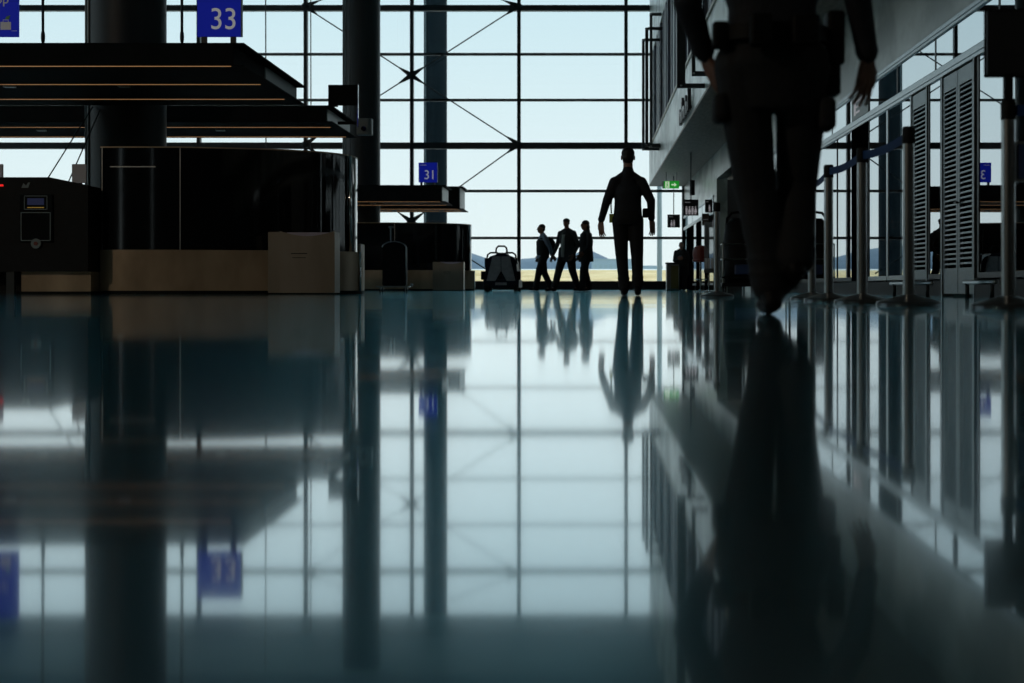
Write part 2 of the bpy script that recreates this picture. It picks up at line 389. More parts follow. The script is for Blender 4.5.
for a, b in ((47.0, 49.2), (50.4, 52.6), (54.4, 56.4), (59.6, 61.6)): shop_window(a, b, fr='frame')
for k, (a, b) in enumerate(((49.2, 50.4), (52.6, 54.4), (56.4, 59.6))):
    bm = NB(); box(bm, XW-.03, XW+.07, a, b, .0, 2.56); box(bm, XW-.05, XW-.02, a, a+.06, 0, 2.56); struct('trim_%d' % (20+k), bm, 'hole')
ys = [2.0, 6.0, 10.0, 14.36, 17.0, 19.1, 21.0, 22.4, 24.2, 27.0, 30.0, 33.0, 36.2]
for a, b in zip(ys, ys[1:]):
    if a != 21.0: transom_window(a, b)
ys = [47.0, 51.8, 56.6, 61.6]
for a, b in zip(ys, ys[1:]): transom_window(a, b)
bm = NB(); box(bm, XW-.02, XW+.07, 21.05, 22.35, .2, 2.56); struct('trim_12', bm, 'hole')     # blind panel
t = thing('shop_sign', 'grey board with white lettering marks above the blind panel of the shop front', 'sign', (XW, 21.68, 2.70))
B('board', 'canopy_end', t, -.02, .06, -.66, .66, 0, .37)
B('lettering', 'pict', t, -.028, -.02, .30, .42, .06, .30)
for k in range(3): B('lettering', 'pict', t, -.028, -.02, -.25+.12*k, .26, .25-.085*k, .28-.085*k)
def louvre_door(idx, y0, y1, leaves):
    d = sempty('door_%d' % idx, (XW-.012, y0, 0)); W = (y1-y0)/leaves
    bm = NB(); box(bm, -.012, .12, -.05, 0, 0, 2.56); box(bm, -.012, .12, y1-y0, y1-y0+.05, 0, 2.56); obj('frame', bm, 'doormetal', d)
    for k in range(leaves):
        a = k*W+.008; b = (k+1)*W-.008
        bm = NB(); box(bm, 0, .05, a, a+.07,   .03, 2.54, bev=.004); box(bm, 0, .05, b-.07, b, .03, 2.54, bev=.004)
        box(bm, 0, .05, a+.07, b-.07, .03, .32); box(bm, 0, .05, a+.07, b-.07, 2.36, 2.54); box(bm, .045, .05, a+.07, b-.07, .3, 2.38)
        lf = obj('leaf', bm, 'doormetal', d)
        bm = NB(); z = .36; dz = .056
        while z < 2.34:
            rings(bm, [[Vector((.002, yy, z)), Vector((.010, yy, z-.004)), Vector((.024, yy, z+.014)), Vector((.004, yy, z+.019))] for yy in (a+.06, b-.06)]); z += dz
        obj('louvre', bm, 'doormetal', lf)
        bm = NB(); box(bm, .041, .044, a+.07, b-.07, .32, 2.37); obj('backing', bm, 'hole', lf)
        if k == 0:
            bm = NB(); tube(bm, [(0, b-.03, 1.05), (-.05, b-.03, 1.05), (-.05, b-.14, 1.05)], .011, 8); obj('handle', bm, 'frame', lf)
louvre_door(1, 15.29, 16.62, 2); louvre_door(2, 17.42, 18.2, 1)
# hallway door jamb inside the opening
bm = NB(); box(bm, XW+.3, XW+.4, 41.0, 41.12, 0, 3.55); struct('trim_13', bm, 'alu')

# outside
bm = NB(); box(bm, -900, 900, ZC+.4, 2500, -1.2, -.6); struct('ground', bm, 'apron')
bm = NB(); rs = []
for k in range(61):
    x = -300+k*10; t = .12*math.sin(k*.9)+.1*math.sin(k*.37)
    rs.append([Vector((x, 150, -.7)), Vector((x, 165, .9+t*.3)), Vector((x, 190, 2.42+t*.3)), Vector((x, 215, 2.75+t*.3)), Vector((x, 230, -.7))])
rings(bm, rs); struct('ground_bank', bm, 'grass', smooth=True)
bm = NB(); prism_x(bm, [(231, -.7), (232, 2.85), (270, 3.6), (275, -.7)], -300, 300); struct('ground_road', bm, 'leaflet')
bm = NB(); rs = []
for k in range(121):
    x = -1500+k*25; f = max(0, min(1, (60-x)/60)); h = (38+5*math.sin(k*.31)+5*math.sin(k*.83+1)+2.5*math.sin(k*2.1))*(.12+.88*f)
    rs.append([Vector((x, 1350, -1)), Vector((x, 1400, h*.75)), Vector((x, 1480, h)), Vector((x, 1600, h*.6)), Vector((x, 1700, -1))])
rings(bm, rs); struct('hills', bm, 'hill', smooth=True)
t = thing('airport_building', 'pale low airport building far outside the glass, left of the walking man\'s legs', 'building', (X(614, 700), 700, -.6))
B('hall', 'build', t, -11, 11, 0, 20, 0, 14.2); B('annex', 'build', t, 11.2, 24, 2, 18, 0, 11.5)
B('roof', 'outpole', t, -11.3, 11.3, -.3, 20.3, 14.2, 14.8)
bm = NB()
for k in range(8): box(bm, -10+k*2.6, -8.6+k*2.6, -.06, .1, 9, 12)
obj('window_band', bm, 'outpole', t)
t = thing('lamp_mast', 'pale round mast outside the glass under the green exit sign', 'mast', (X(659.5, 70), 70, -.6))
bm = NB(); tube(bm, [(0, 0, 0), (0, 0, 11)], [.13, .10], 16); obj('pole', bm, 'outpole', t, True)
bm = NB(); lathe(bm, [(.26, 0), (.26, .08), (.15, .14)]); obj('flange', bm, 'outpole', t, 40)

# pillars
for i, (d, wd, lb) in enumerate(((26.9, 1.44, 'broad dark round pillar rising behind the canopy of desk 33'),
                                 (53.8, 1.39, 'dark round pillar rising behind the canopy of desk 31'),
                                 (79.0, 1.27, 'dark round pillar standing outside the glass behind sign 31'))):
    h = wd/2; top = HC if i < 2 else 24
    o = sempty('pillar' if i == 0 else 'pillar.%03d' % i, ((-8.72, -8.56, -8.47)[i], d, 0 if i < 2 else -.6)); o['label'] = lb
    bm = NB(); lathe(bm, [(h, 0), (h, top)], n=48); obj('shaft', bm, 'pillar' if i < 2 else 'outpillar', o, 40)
    for a in (-160, -140):
        bm = NB(); q = (math.cos(math.radians(a))*(h+.015), math.sin(math.radians(a))*(h+.015)); tube(bm, [(*q, .05), (*q, top-.8)], .018, 6); obj('conduit', bm, 'canopy_end', o)

# ------------------------------------------------------------------ canopies over the desks
def canopy(label, xl, xr, y0, y1, zb, zt, strips, cables=()):
    t = thing('desk_canopy', label, 'canopy', (xr, y0, zb), group='black canopies over the check-in desks')
    W = xl-xr; D = y1-y0; hh = zt-zb
    bm = NB(); box(bm, W, -.16, 0, D, 0, hh-.03, bev=.01); obj('body', bm, 'canopy', t)
    bm = NB(); box(bm, W, 0, 0, D+.05, hh-.03, hh, bev=.006); box(bm, W, 0, .02, D+.05, -.02, .0); obj('flange', bm, 'canopy', t)
    B('end_plate', 'canopy_end', t, -.17, -.14, D*(.08 if D < 4 else .45), D-.03, .03, hh-.04)
    for k, f in enumerate(strips):
        B('light_strip', 'led', t, W, -.2, f*D, f*D+.02, -.030, -.02)
    k = W+.5
    while k < -1.0:
        B('downlight', 'canopy_end', t, k, k+.18, D*.45, D*.45+.12, -.045, -.02); k += 1.9
    for cx in cables:
        bm = NB(); tube(bm, [(cx-xr, .3, hh), (cx-xr-.02, .3, HC-.7-zb)], .022, 8); ball(bm, (cx-xr, .3, hh+.14), (.032, .032, .12))
        obj('cable', bm, 'frame', t)
    return t
canopy('large black canopy carrying sign 33, nearest of the desk canopies', -14, -5.2, 21.5, 26.1, 3.47, 3.80, (0.0, .42, .82), (X(43, 21.8), X(182, 21.8), -12.6))
canopy('black canopy just behind the one carrying sign 33, below it in view', -16, -5.18, 28.8, 31.8, 3.47, 3.79, (.30, .93), (-9.0, -13.0))
canopy('black canopy carrying the small sign 31 in front of the second pillar', -16, -5.05, 50.5, 52.9, 3.17, 3.74, (0.0, .9), (-8.5, -11.5))
canopy('farthest black canopy, sticking out behind the one with sign 31', -16, -4.93, 56.2, 58.6, 3.22, 4.1, (0.0, .6), (-9.0, -11))
# upright plate and device at the end of the second canopy
t = thing('canopy_baffle', 'upright dark plate with bright edge at the right end of the second canopy', 'plate', (-4.66, 28.9, 3.36))
B('plate', 'canopy', t, -.62, -.03, 0, .04, .44, .86, bev=.004); B('edge', 'chrome', t, -.03, -.01, -.005, .045, .0, .86)
B('bracket', 'canopy', t, -.55, -.47, .04, .3, .445, .56)
t = thing('ceiling_device', 'small pale device box fixed at the tip of the second canopy', 'device', (-4.60, 29.4, 3.25))
B('housing', 'canopy_end', t, -.17, .14, -.1, .12, 0, .34, bev=.02); 
bm = NB(); tube(bm, [(-.02, -.1, .12), (-.02, -.16, .12)], .05, 14); obj('lens', bm, 'gloss', t)
B('arm', 'canopy', t, -.57, -.17, -.03, .03, .22, .28)

def desk_sign(num, label, loc, dash):
    t = thing('desk_number_sign', label, 'sign', loc, group='blue desk number signs')
    bm = NB(); box(bm, -.33, .33, 0, .07, .10, .80, bev=.006); obj('board', bm, 'blue', t)
    B('side_edge', 'canopy_end', t, .33, .345, .0, .07, .10, .80)
    for xx in (-.22, .22): B('foot', 'frame', t, xx-.05, xx+.03, .01, .06, 0, .11)
    text('numerals', num, .46, 'white', t, (.07, -.004, .35), sx=.92)
    B('small_print', 'greyw', t, -.27, -.05, -.006, 0, .70, .722)
    return t
desk_sign('33', 'blue sign reading 33 standing on the nearest canopy', (X(219.5, 21.56), 21.53, 3.80), 0)
desk_sign('31', 'small blue sign reading 31 standing on the far canopy', (X(428, 50.6), 50.55, 3.74), 0)
t = thing('bag_drop_sign', 'blue sign with suitcase picture and text, cut off at the left edge', 'sign', (X(18.5, 21.56), 21.53, 3.80))
bm = NB(); box(bm, -1.3, 0, 0, .07, .10, 1.1, bev=.006); obj('board', bm, 'blue', t)
for xx in (-1.1, -.5): B('foot', 'frame', t, xx-.04, xx+.04, .01, .06, 0, .11)
text('lettering', 'Bag drop', .20, 'greyw', t, (-.13, -.004, .66), align='RIGHT')
bm = NB(); box(bm, -.26, -.10, -.008, 0, .2, .32, bev=.003); tube(bm, [(-.22, -.004, .32), (-.22, -.004, .35), (-.14, -.004, .35), (-.14, -.004, .32)], .006, 6); obj('suitcase_symbol', bm, 'greyw', t)
bm = NB(); prism_y(bm, [(-.19, .36), (-.13, .36), (-.11, .42), (-.17, .40)], -.008, 0); obj('arrow_symbol', bm, 'leaf', t)
for k in range(4): B('dot', 'greyw', t, -.09+k*.022, -.078+k*.022, -.006, 0, .18, .19)

# ------------------------------------------------------------------ black drum counters
def smooth_path(pts, n=6):
    r = []
    for i in range(len(pts)-1):
        p0, p1, p2, p3 = pts[max(i-1, 0)], pts[i], pts[i+1], pts[min(i+2, len(pts)-1)]
        for k in range(n):
            t = k/n
            r.append(tuple(.5*(2*p1[j]+(p2[j]-p0[j])*t+(2*p0[j]-5*p1[j]+4*p2[j]-p3[j])*t*t+(3*p1[j]-p0[j]-3*p2[j]+p3[j])*t**3) for j in (0, 1)))
    return r+[pts[-1]]
cur = [(-6.3, 0), (-5.12, .30), (-4.5, .62), (-4.14, .94), (-3.91, 1.4), (-3.86, 1.85), (-3.95, 2.5)]
arc = smooth_path(cur)
def drum(label, y, xl, x0=0):
    t = thing('check_in_counter', label, 'counter', (x0, y, 0), group='tall black check-in counters')
    poly = [(xl, 0)]+arc+[(-4.2, 3.1), (xl, 3.1)]
    bm = NB(); prism(bm, poly, .67, 2.25); obj('drum_panel', bm, 'gloss', t, 25)
    bm = NB(); prism(bm, [(xl, -.008)]+[(a+.004, b-.006) for a, b in arc]+[(-4.2, 3.1), (xl, 3.1)], 2.25, 2.27); obj('top_edge', bm, 'bronze', t, 25)
    base = [(xl, -.02)]+[(a+.13*max(0, min(1, (a+5.4)/1.4)), b-.02-.1*max(0, min(1, (a+5.6)/1.6))) for a, b in arc]+[(-4.0, 3.1), (xl, 3.1)]
    bm = NB(); prism(bm, base, .05, .68); obj('base', bm, 'bronze', t, 25)
    bm = NB(); prism(bm, [(a*.995-.02, b+.05) for a, b in base], 0, .05); obj('plinth', bm, 'matt', t)
    bm = NB(); tube(bm, [(-3.885, 1.35, .68), (-3.885, 1.35, 2.25)], .028, 12); obj('edge_trim', bm, 'chrome', t, True)
    bm = NB(); tube(bm, [(-3.735, 1.40, .04), (-3.735, 1.40, .68)], .022, 12); obj('base_trim', bm, 'chrome', t, True)
    for xx in (xl+.02, -6.28): B('seam', 'steel', t, xx, xx+.012, -.008, .0, .68, 2.25)
    bm = NB(); box(bm, xl+.15, xl+.85, -.012, 0, 1.95, 1.965); obj('handle_line', bm, 'steel', t)
    return t
drum('tall black curved check-in counter with bronze base under sign 33', 21.88, -7.5)
drum('far black check-in counter below sign 31 with the same bronze base', 47.4, -10.5, -.17)
def pod(label, loc, rz=0):
    t = thing('service_pod', label, 'pedestal', loc, rz, 'low taupe service pods')
    bm = NB(); pts = [(-.41+.82*k/16, .94-.075*math.sin(PI*k/16)) for k in range(17)]
    prism_y(bm, [(-.41, .02)]+pts+[(.41, .02)], -.03, 0); obj('front_panel', bm, 'pod', t)
    bm = NB(); bm.free()
    for xx in (-.41, .38): B('side_panel', 'pod', t, xx, xx+.03, 0, .42, .02, .93)
    B('back_panel', 'lav', t, -.38, .38, .36, .40, .02, .935)
    bm = NB(); bm.free(); B('slot', 'matt', t, -.24, 0, -.036, -.03, .60, .612); B('slot', 'matt', t, -.22, -.02, -.036, -.03, .54, .548)
    B('wing_panel', 'pod', t, -.60, -.42, .05, .40, .02, .93, bev=.004)
    return t
p0 = pod('taupe service pod with dipped top against the near curved counter', (X(307.5, 21.2), 21.2, 0))
dup(p0, (X(451, 46.2), 46.2, 0), 'taupe service pod in front of the far counter, right of the upright case')
dup(p0, (-4.75, 27.2, 0), 'taupe service pod half hidden behind the near counter\'s rounded end')

# bag drop machine at the left edge
t = thing('bag_drop_machine', 'black bag drop machine with small screen at the left edge', 'machine', (X(88, 21.4), 21.4, 0))
bm = NB(); W = -2.6
prism_y(bm, [(W, .34), (W, 1.76), (-.58, 1.76), (0, 1.63), (0, .34)], 0, 1.4); obj('housing', bm, 'matt', t)
bm = NB(); box(bm, -1.05, .0, .12, 1.3, .04, .34); obj('base', bm, 'bronze', t); B('rear_base', 'matt', t, W, -1.06, .5, 1.3, .04, .34)
B('plinth', 'matt', t, W, -.02, .16, 1.3, 0, .04)
bm = NB(); box(bm, -1.24, -1.12, .02, .1, 0, .34); obj('leg', bm, 'frame', t)
bm = NB(); box(bm, -1.02, -.52, -.03, 0, .78, 1.5, bev=.012); pnl = obj('service_panel', bm, 'canopy', t)
bm = NB()
for a in ((-1.0, -.55, .80, .812), (-1.0, -.55, 1.22, 1.232), (-1.0, -.988, .8, 1.23), (-.562, -.55, .8, 1.23), (-.95, -.60, 1.27, 1.28), (-.95, -.60, 1.47, 1.48), (-.95, -.94, 1.27, 1.48), (-.61, -.60, 1.27, 1.48)):
    box(bm, a[0], a[1], -.034, -.03, a[2], a[3])
obj('outline', bm, 'canopy_end', pnl)
B('screen', 'screen', pnl, -.90, -.65, -.036, -.03, 1.34, 1.44); B('status_line', 'amber', pnl, -.90, -.65, -.036, -.03, 1.295, 1.308)
bm = NB(); tube(bm, [(-.77, 0, .76), (-.77, -.04, .76)], .075, 20); kb = obj('button', bm, 'canopy_end', t, 40)
bm = NB(); tube(bm, [(-.77, -.04, .76), (-.77, -.05, .76)], .03, 14); obj('button_cap', bm, 'red', kb, 40)
B('warning_light', 'redlamp', t, -1.6, -1.27, -.02, 0, 1.62, 1.65, bev=.005)
bm = NB(); prism_y(bm, [(-1.0, 1.60), (-.97, 1.67), (-.93, 1.63), (-.90, 1.68), (-.87, 1.68), (-.90, 1.60)], -.006, 0); obj('logo', bm, 'canopy_end', t)
for k, (px0, px1, lb) in enumerate(((72, 86, 'small grey monitor seen from behind, between black machine and pillar'), (-12, 3, 'grey monitor cut off at the left edge above the black machine'))):
    d = 24.6; o = thing('monitor', lb, 'monitor', (X((px0+px1)/2, d), d, 0), group='grey monitors behind the bag drop machine')
    B('panel', 'monitor', o, -.125, .125, 0, .04, H(183, d), H(164, d), bev=.008); B('stand', 'matt', o, -.03, .03, .04, .08, 0, H(168, d))
    B('base', 'matt', o, -.16, .16, -.1, .2, 0, .02)
for k, (a, b, lb) in enumerate((((67, 139), (48, 178), 'left of two thin cables slanting down to the black bag drop machine'), ((76, 139), (68, 183), 'right of two thin cables slanting down to the black bag drop machine'))):
    bm = NB(); d = 25.0
    pts = [(X(a[0], d), 26.3, 3.44)] + [(X(b[0], d), d, H(b[1], d))] + [(X(b[0], d)-.06, d, .9)]
    tube(bm, pts, .012, 6); tag(obj('hanging_cable', bm, 'frame'), lb, 'cable', 'cables behind the bag drop machine')

# upright case on a platform by the far counter
d = 33.8; t = thing('wheeled_case', 'black upright case with raised pull handle standing on low platform trolley', 'suitcase', (X(394, d), d, 0.14))
bm = NB(); prism_y(bm, [(-.28, .0)]+[(-.28, .92), (-.24, .98), (-.14, 1.03), (0, 1.05), (.14, 1.03), (.24, .98), (.28, .92)]+[(.28, 0)], 0, .34)
bmesh.ops.bevel(bm, geom=bm.edges[:], offset=.02, segments=2, affect='EDGES'); obj('shell', bm, 'matt', t, 40)
bm = NB(); tube(bm, [(.285, .0, .0), (.285, 0, .92), (.24, 0, .985), (.14, 0, 1.035), (0, 0, 1.055), (-.14, 0, 1.035), (-.24, 0, .985), (-.285, 0, .92)], .012, 8); obj('piping', bm, 'alu', t, True)
bm = NB(); tube(bm, [(-.10, .17, 1.02), (-.10, .17, 1.40)], .018, 8); tube(bm, [(-.15, .17, 1.40), (-.04, .17, 1.40)], .022, 8); obj('pull_handle', bm, 'canopy_end', t, True)
t = thing('platform_trolley', 'low flat metal platform trolley under the upright black case', 'trolley', (X(394, d), d, 0))
B('deck', 'steel', t, -.42, .34, -.05, .5, .105, .138, bev=.005)
for xx in (-.33, .25):
    for yy in (.03, .42):
        bm = NB(); tube(bm, [(xx-.015, yy, .05), (xx+.015, yy, .05)], .05, 14); wl = obj('wheel', bm, 'rubber', t, 40)
        bm = NB(); box(bm, xx-.025, xx+.025, yy-.02, yy+.02, .06, .106); obj('fork', bm, 'steel', wl)
bm = NB(); ball(bm, (.42, -.02, .16), .04); tube(bm, [(.34, -.02, .12), (.42, -.02, .15)], .012, 8); obj('foot_brake', bm, 'alu', t, True)

# baggage carts seen end-on
d = 36.6; t = thing('baggage_cart', 'row of nested dark baggage carts with two grey panels, seen end-on', 'luggage cart', (X(501, d), d, 0))
bm = NB(); box(bm, -.46, .46, 0, 1.9, .10, .30, bev=.02); box(bm, -.40, .40, .05, 1.8, .3, .42, bev=.02); obj('chassis', bm, 'navy', t)
bm = NB(); prism_y(bm, [(-.42, .38), (-.40, .78), (-.30, .90), (-.13, .94), (-.12, 1.0), (.12, 1.0), (.13, .94), (.30, .90), (.38, .78), (.42, .38)], .12, 1.6)
bmesh.ops.bevel(bm, geom=bm.edges[:], offset=.015, segments=2, affect='EDGES'); obj('body', bm, 'navy', t)
for s in (-1, 1):
    bm = NB(); prism_y(bm, [(s*.01, .90), (s*.22, .90), (s*.37, .27), (s*.15, .27), (s*.01, .52)], -.03, .125); obj('grey_panel', bm, 'cartgrey', t)
bm = NB(); tube(bm, [(-.15, .2, .98), (-.13, .2, 1.12), (-.08, .2, 1.17), (.08, .2, 1.17), (.13, .2, 1.12), (.15, .2, .98)], .024, 10); obj('top_handle', bm, 'matt', t, True)
for s in (-1, 1):
    bm = NB(); tube(bm, [(s*.10, .25, 1.0), (s*.29, .25, 1.0), (s*.36, .25, .95), (s*.40, .25, .70)], .024, 10); obj('side_handle', bm, 'matt', t, True)
    for yy in (.08, 1.5):
        bm = NB(); tube(bm, [(s*.38-.05, yy, .11), (s*.38+.05, yy, .11)], .11, 18); obj('wheel', bm, 'rubber', t, 40)
B('plate', 'cartgrey', t, -.15, .15, -.012, 0, .16, .23); 
B('bumper', 'matt', t, -.52, -.40, .02, .3, .30, .52, bev=.02); B('bumper', 'matt', t, .40, .50, .02, .3, .30, .52, bev=.02); B('side_box', 'matt', t, -.43, -.39, .1, .5, .62, .86, bev=.01)

# ------------------------------------------------------------------ hanging and wall signs on the right
d = 54.0; t = thing('exit_sign', 'lit green exit sign with running figure and arrow under the concrete soffit', 'sign', (X(671.5, d), d, 0))
z0, z1 = H(188.5, d), H(181, d)
B('case', 'green', t, -.29, .29, 0, .06, z0, z1, bev=.006); B('end_cap', 'leaflet', t, -.35, -.29, 0, .06, z0, z1)
zm = (z0+z1)/2; bm = NB(); box(bm, -.24, -.08, -.012, 0, z0+.02, z1-.02); obj('door_symbol', bm, 'exitw', t)
bm = NB(); ball(bm, (-.16, -.014, zm+.085), (.02, .006, .02)); tube(bm, [(-.16, -.014, zm+.05), (-.17, -.014, zm-.01)], .016, 6)
tube(bm, [(-.17, -.014, zm-.01), (-.13, -.014, zm-.05), (-.14, -.014, zm-.1)], .01, 6); tube(bm, [(-.17, -.014, zm-.01), (-.2, -.014, zm-.09)], .01, 6); tube(bm, [(-.21, -.014, zm+.02), (-.16, -.014, zm+.04), (-.12, -.014, zm)], .009, 6); obj('running_figure', bm, 'green', t)
bm = NB(); prism_y(bm, [(.0, zm-.025), (.10, zm-.025), (.10, zm-.08), (.2, zm), (.10, zm+.08), (.10, zm+.025), (.0, zm+.025)], -.012, 0); obj('arrow', bm, 'exitw', t)
for xx in (-.2, .2): bm = NB(); tube(bm, [(xx, .03, z1), (xx, .03, 4.5)], .01, 6); obj('hanger', bm, 'frame', t)
def figure(bm, cx, z, h, skirt):
    ball(bm, (cx, -.012, z+h*.90), (h*.09, .006, h*.09))
    if skirt: prism_y(bm, [(cx-h*.06, z+h*.78), (cx+h*.06, z+h*.78), (cx+h*.2, z+h*.28), (cx-h*.2, z+h*.28)], -.016, -.004)
    else: box(bm, cx-h*.12, cx+h*.12, -.016, -.004, z+h*.36, z+h*.78)
    for s in (-1, 1): box(bm, cx+s*h*.06-h*.045, cx+s*h*.06+h*.045, -.016, -.004, z, z+h*.38)
def hang_sign(label, px0, px1, py0, py1, d, figs, top, board='signblk'):
    x0, x1, z0, z1 = X(px0, d), X(px1, d), H(py1, d), H(py0, d)
    t = thing('hanging_sign', label, 'sign', ((x0+x1)/2, d, z0), group='hanging signs near the exit'); hw = (x1-x0)/2; hh = z1-z0
    B('board', board, t, -hw, hw, 0, .05, 0, hh, bev=.006)
    bm = NB(); tube(bm, [(0, .025, hh), (0, .025, top-z0)] if top else [(hw*.5, .025, hh*.8), (XW-(x0+x1)/2+.01, .025, hh*.8)], .018, 8); obj('rod', bm, 'frame', t)
    if figs:
        for cx, sk in figs: bm = NB(); figure(bm, cx*hw, .06*hh, hh*.52, sk); obj('pictogram', bm, 'pict', t)
        B('small_print', 'greyw', t, -hw*.8, -hw*.1, -.008, 0, hh*.8, hh*.85)
    else:
        bm = NB(); box(bm, -hw*.6, hw*.7, -.008, 0, hh*.48, hh*.52); obj('line', bm, 'greyw', t)
    return t
hang_sign('square black toilet sign with one figure hanging lowest on a long rod', 667.5, 680, 214.5, 227.5, 56, [(-.35, True), (.05, False)], 4.5)
hang_sign('black toilet sign with a row of figures hanging below a black box', 683.5, 698.5, 199.5, 215.5, 46, [(-.6, False), (-.2, True), (.2, False), (.6, True)], 4.5)
hang_sign('small black sign on a wall arm, right of the toilet sign row', 705, 712.5, 199.5, 212.5, 46.3, [(0.2, False)], 0)
hang_sign('brown board with one pale line on a wall arm below the small black sign', 702, 709, 213.5, 225.5, 46.3, [], 0, 'brown')
d = 47.5; t = thing('loudspeaker', 'narrow black loudspeaker box on a rod under the soffit', 'loudspeaker', (X(692.5, d), d, H(195, d)))
hh = H(180, d)-H(195, d); B('box', 'matt', t, -.08, .08, 0, .14, 0, hh, bev=.01); B('grille', 'canopy', t, -.065, .065, -.01, 0, .03, hh-.03)
bm = NB(); tube(bm, [(-.05, .07, hh), (-.05, .07, 4.5-H(195, d))], .02, 8); obj('rod', bm, 'frame', t)
# letters standing off the fascia
t = thing('fascia_lettering', 'row of small raised dark letters fixed to the concrete fascia', 'lettering', (XF-.005, 37.8, 4.6))
for k in range(8):
    y = -1.75+k*.46; h = (.62, .3, .5, .3, .34, .62, .3, .42)[k]; bm = NB()
    box(bm, -.12, -.03, y, y+.10, 0, h); box(bm, -.12, -.03, y+.09, y+.32, h-.1, h)
    if k % 2: box(bm, -.12, -.03, y+.24, y+.32, 0, h-.09)
    box(bm, -.04, -.005, y+.03, y+.07, .05, .12)
    obj('letter', bm, 'signblk', t)
# vertical frame bars bolted to the fascia
def bar_frame(label, x, y, zb, zt, wd=.10):
    t = thing('banner_frame', label, 'frame', (x, y, zb), group='black vertical frames along the mezzanine')
    L = XF-x+.02; B('upright', 'frame', t, -wd/2, wd/2, -.06, .06, 0, zt-zb, bev=.006)
    for z in (0, zt-zb-.08): B('bracket', 'frame', t, wd/2, L+(.1 if z else 0), -.05, .05, z, z+.10)
    for z in (.05, zt-zb-.05): bm = NB(); ball(bm, (0, -.065, z), (.025, .015, .025)); obj('bolt', bm, 'steel', t)
bar_frame('farthest black upright frame on the mezzanine edge', X(643.3, 52.9), 52.9, 5.2, 9.34, .10)
bar_frame('black upright frame second from the window on the mezzanine edge', X(646.8, 52.4), 52.4, 5.3, 9.67, .12)
bar_frame('black upright frame third from the window on the mezzanine edge', X(651, 51.9), 51.9, 5.2, 10.1, .10)
bar_frame('wide black upright frame on the mezzanine edge, left of the officer\'s arm', X(681, 32.3), 32.3, 4.63, 9.9, .19)
bar_frame('black upright frame on the mezzanine nearest the officer\'s hand', X(693.5, 31.4), 31.4, 4.77, 9.9, .08)

# ------------------------------------------------------------------ belt posts
def belt_post(label, x, y, belt_to=None, sign=False):
    t = thing('barrier_post', label, 'barrier post', (x, y, 0), group='steel belt barrier posts')
    bm = NB(); lathe(bm, [(.178, 0), (.18, .012), (.172, .022), (.12, .038), (.06, .052), (.036, .06)], n=40); obj('base', bm, 'postbase', t, 30)
    bm = NB(); lathe(bm, [(.033, .05), (.033, .90)], n=24); obj('post', bm, 'steel', t, 40)
    bm = NB(); lathe(bm, [(.034, .90), (.036, .905), (.036, .985), (.03, .995), (.0001, .997)], n=24); obj('head', bm, 'matt', t, 40)
    if belt_to:
        a = Vector((0, 0, 0)); b = Vector((belt_to[0]-x, belt_to[1]-y, 0)); n = b.normalized()
        bm = NB(); rs = []
        for k in range(13):
            f = k/12; p = n*.036+(b-n*.072)*f; z = .945-.02*math.sin(PI*f); q = Vector((-n.y, n.x, 0))*.0015
            rs.append([p+q+Vector((0, 0, z-.026)), p-q+Vector((0, 0, z-.026)), p-q+Vector((0, 0, z+.026)), p+q+Vector((0, 0, z+.026))])
        rings(bm, rs); obj('belt', bm, 'belt', t)
    return t
P = [(2.01, 6.80), (1.785, 7.92), (1.757, 9.12), (1.756, 10.38), (1.85, 11.75)]
nm = ['nearest steel barrier post carrying the dark sign board at the right edge', 'second steel barrier post from the right edge, in front of the narrow louvre door',
      'third steel barrier post from the right edge, with blue belt on both sides', 'fourth steel barrier post from the right edge', 'steel barrier post half hidden behind the officer\'s legs']
p1 = belt_post(nm[0], *P[0], belt_to=(3.2, 6.3))
B('leaflet_holder', 'bluebox', p1, .045, .30, -.02, .0, .62, .785, bev=.004)
B('holder_frame', 'steel', p1, .035, .31, .0, .012, .605, .80)
belt_post(nm[1], *P[1], belt_to=P[2]); belt_post(nm[2], *P[2], belt_to=P[3]); belt_post(nm[3], *P[3], belt_to=P[4]); belt_post(nm[4], *P[4])
belt_post('lone steel barrier post left of the officer, in front of the black cart', 1.36, 15.0)
t = thing('sign_board', 'dark sign board with rounded corners on top of the nearest barrier post', 'sign', (P[0][0], P[0][1], .998))
B('board', 'signblk', t, -.105, .32, -.012, .012, .115, .43, bev=.01); B('frame', 'matt', t, -.112, .33, .0125, .022, .108, .438, bev=.004); B('stem', 'matt', t, -.02, .02, -.012, .02, 0, .12)

# low bumper rails by the shop front
for k, (a, b, lb) in enumerate(((13.3, 14.4, 'short low metal bumper rail in front of the double louvre door'), (15.75, 17.9, 'longer low metal bumper rail in front of the narrow louvre door'))):
    t = thing('bumper_rail', lb, 'rail', (XW-.35, (a+b)/2, 0), group='low bumper rails'); h = (b-a)/2
    bm = NB(); tube(bm, [(0, -h, .15), (0, h, .15)], .020, 12); obj('rail', bm, 'alu', t, True)
    for s in (-1, 1):
        bm = NB(); tube(bm, [(0, s*h*.8, 0), (0, s*h*.8, .14)], .022, 10); obj('leg', bm, 'frame', t, True)

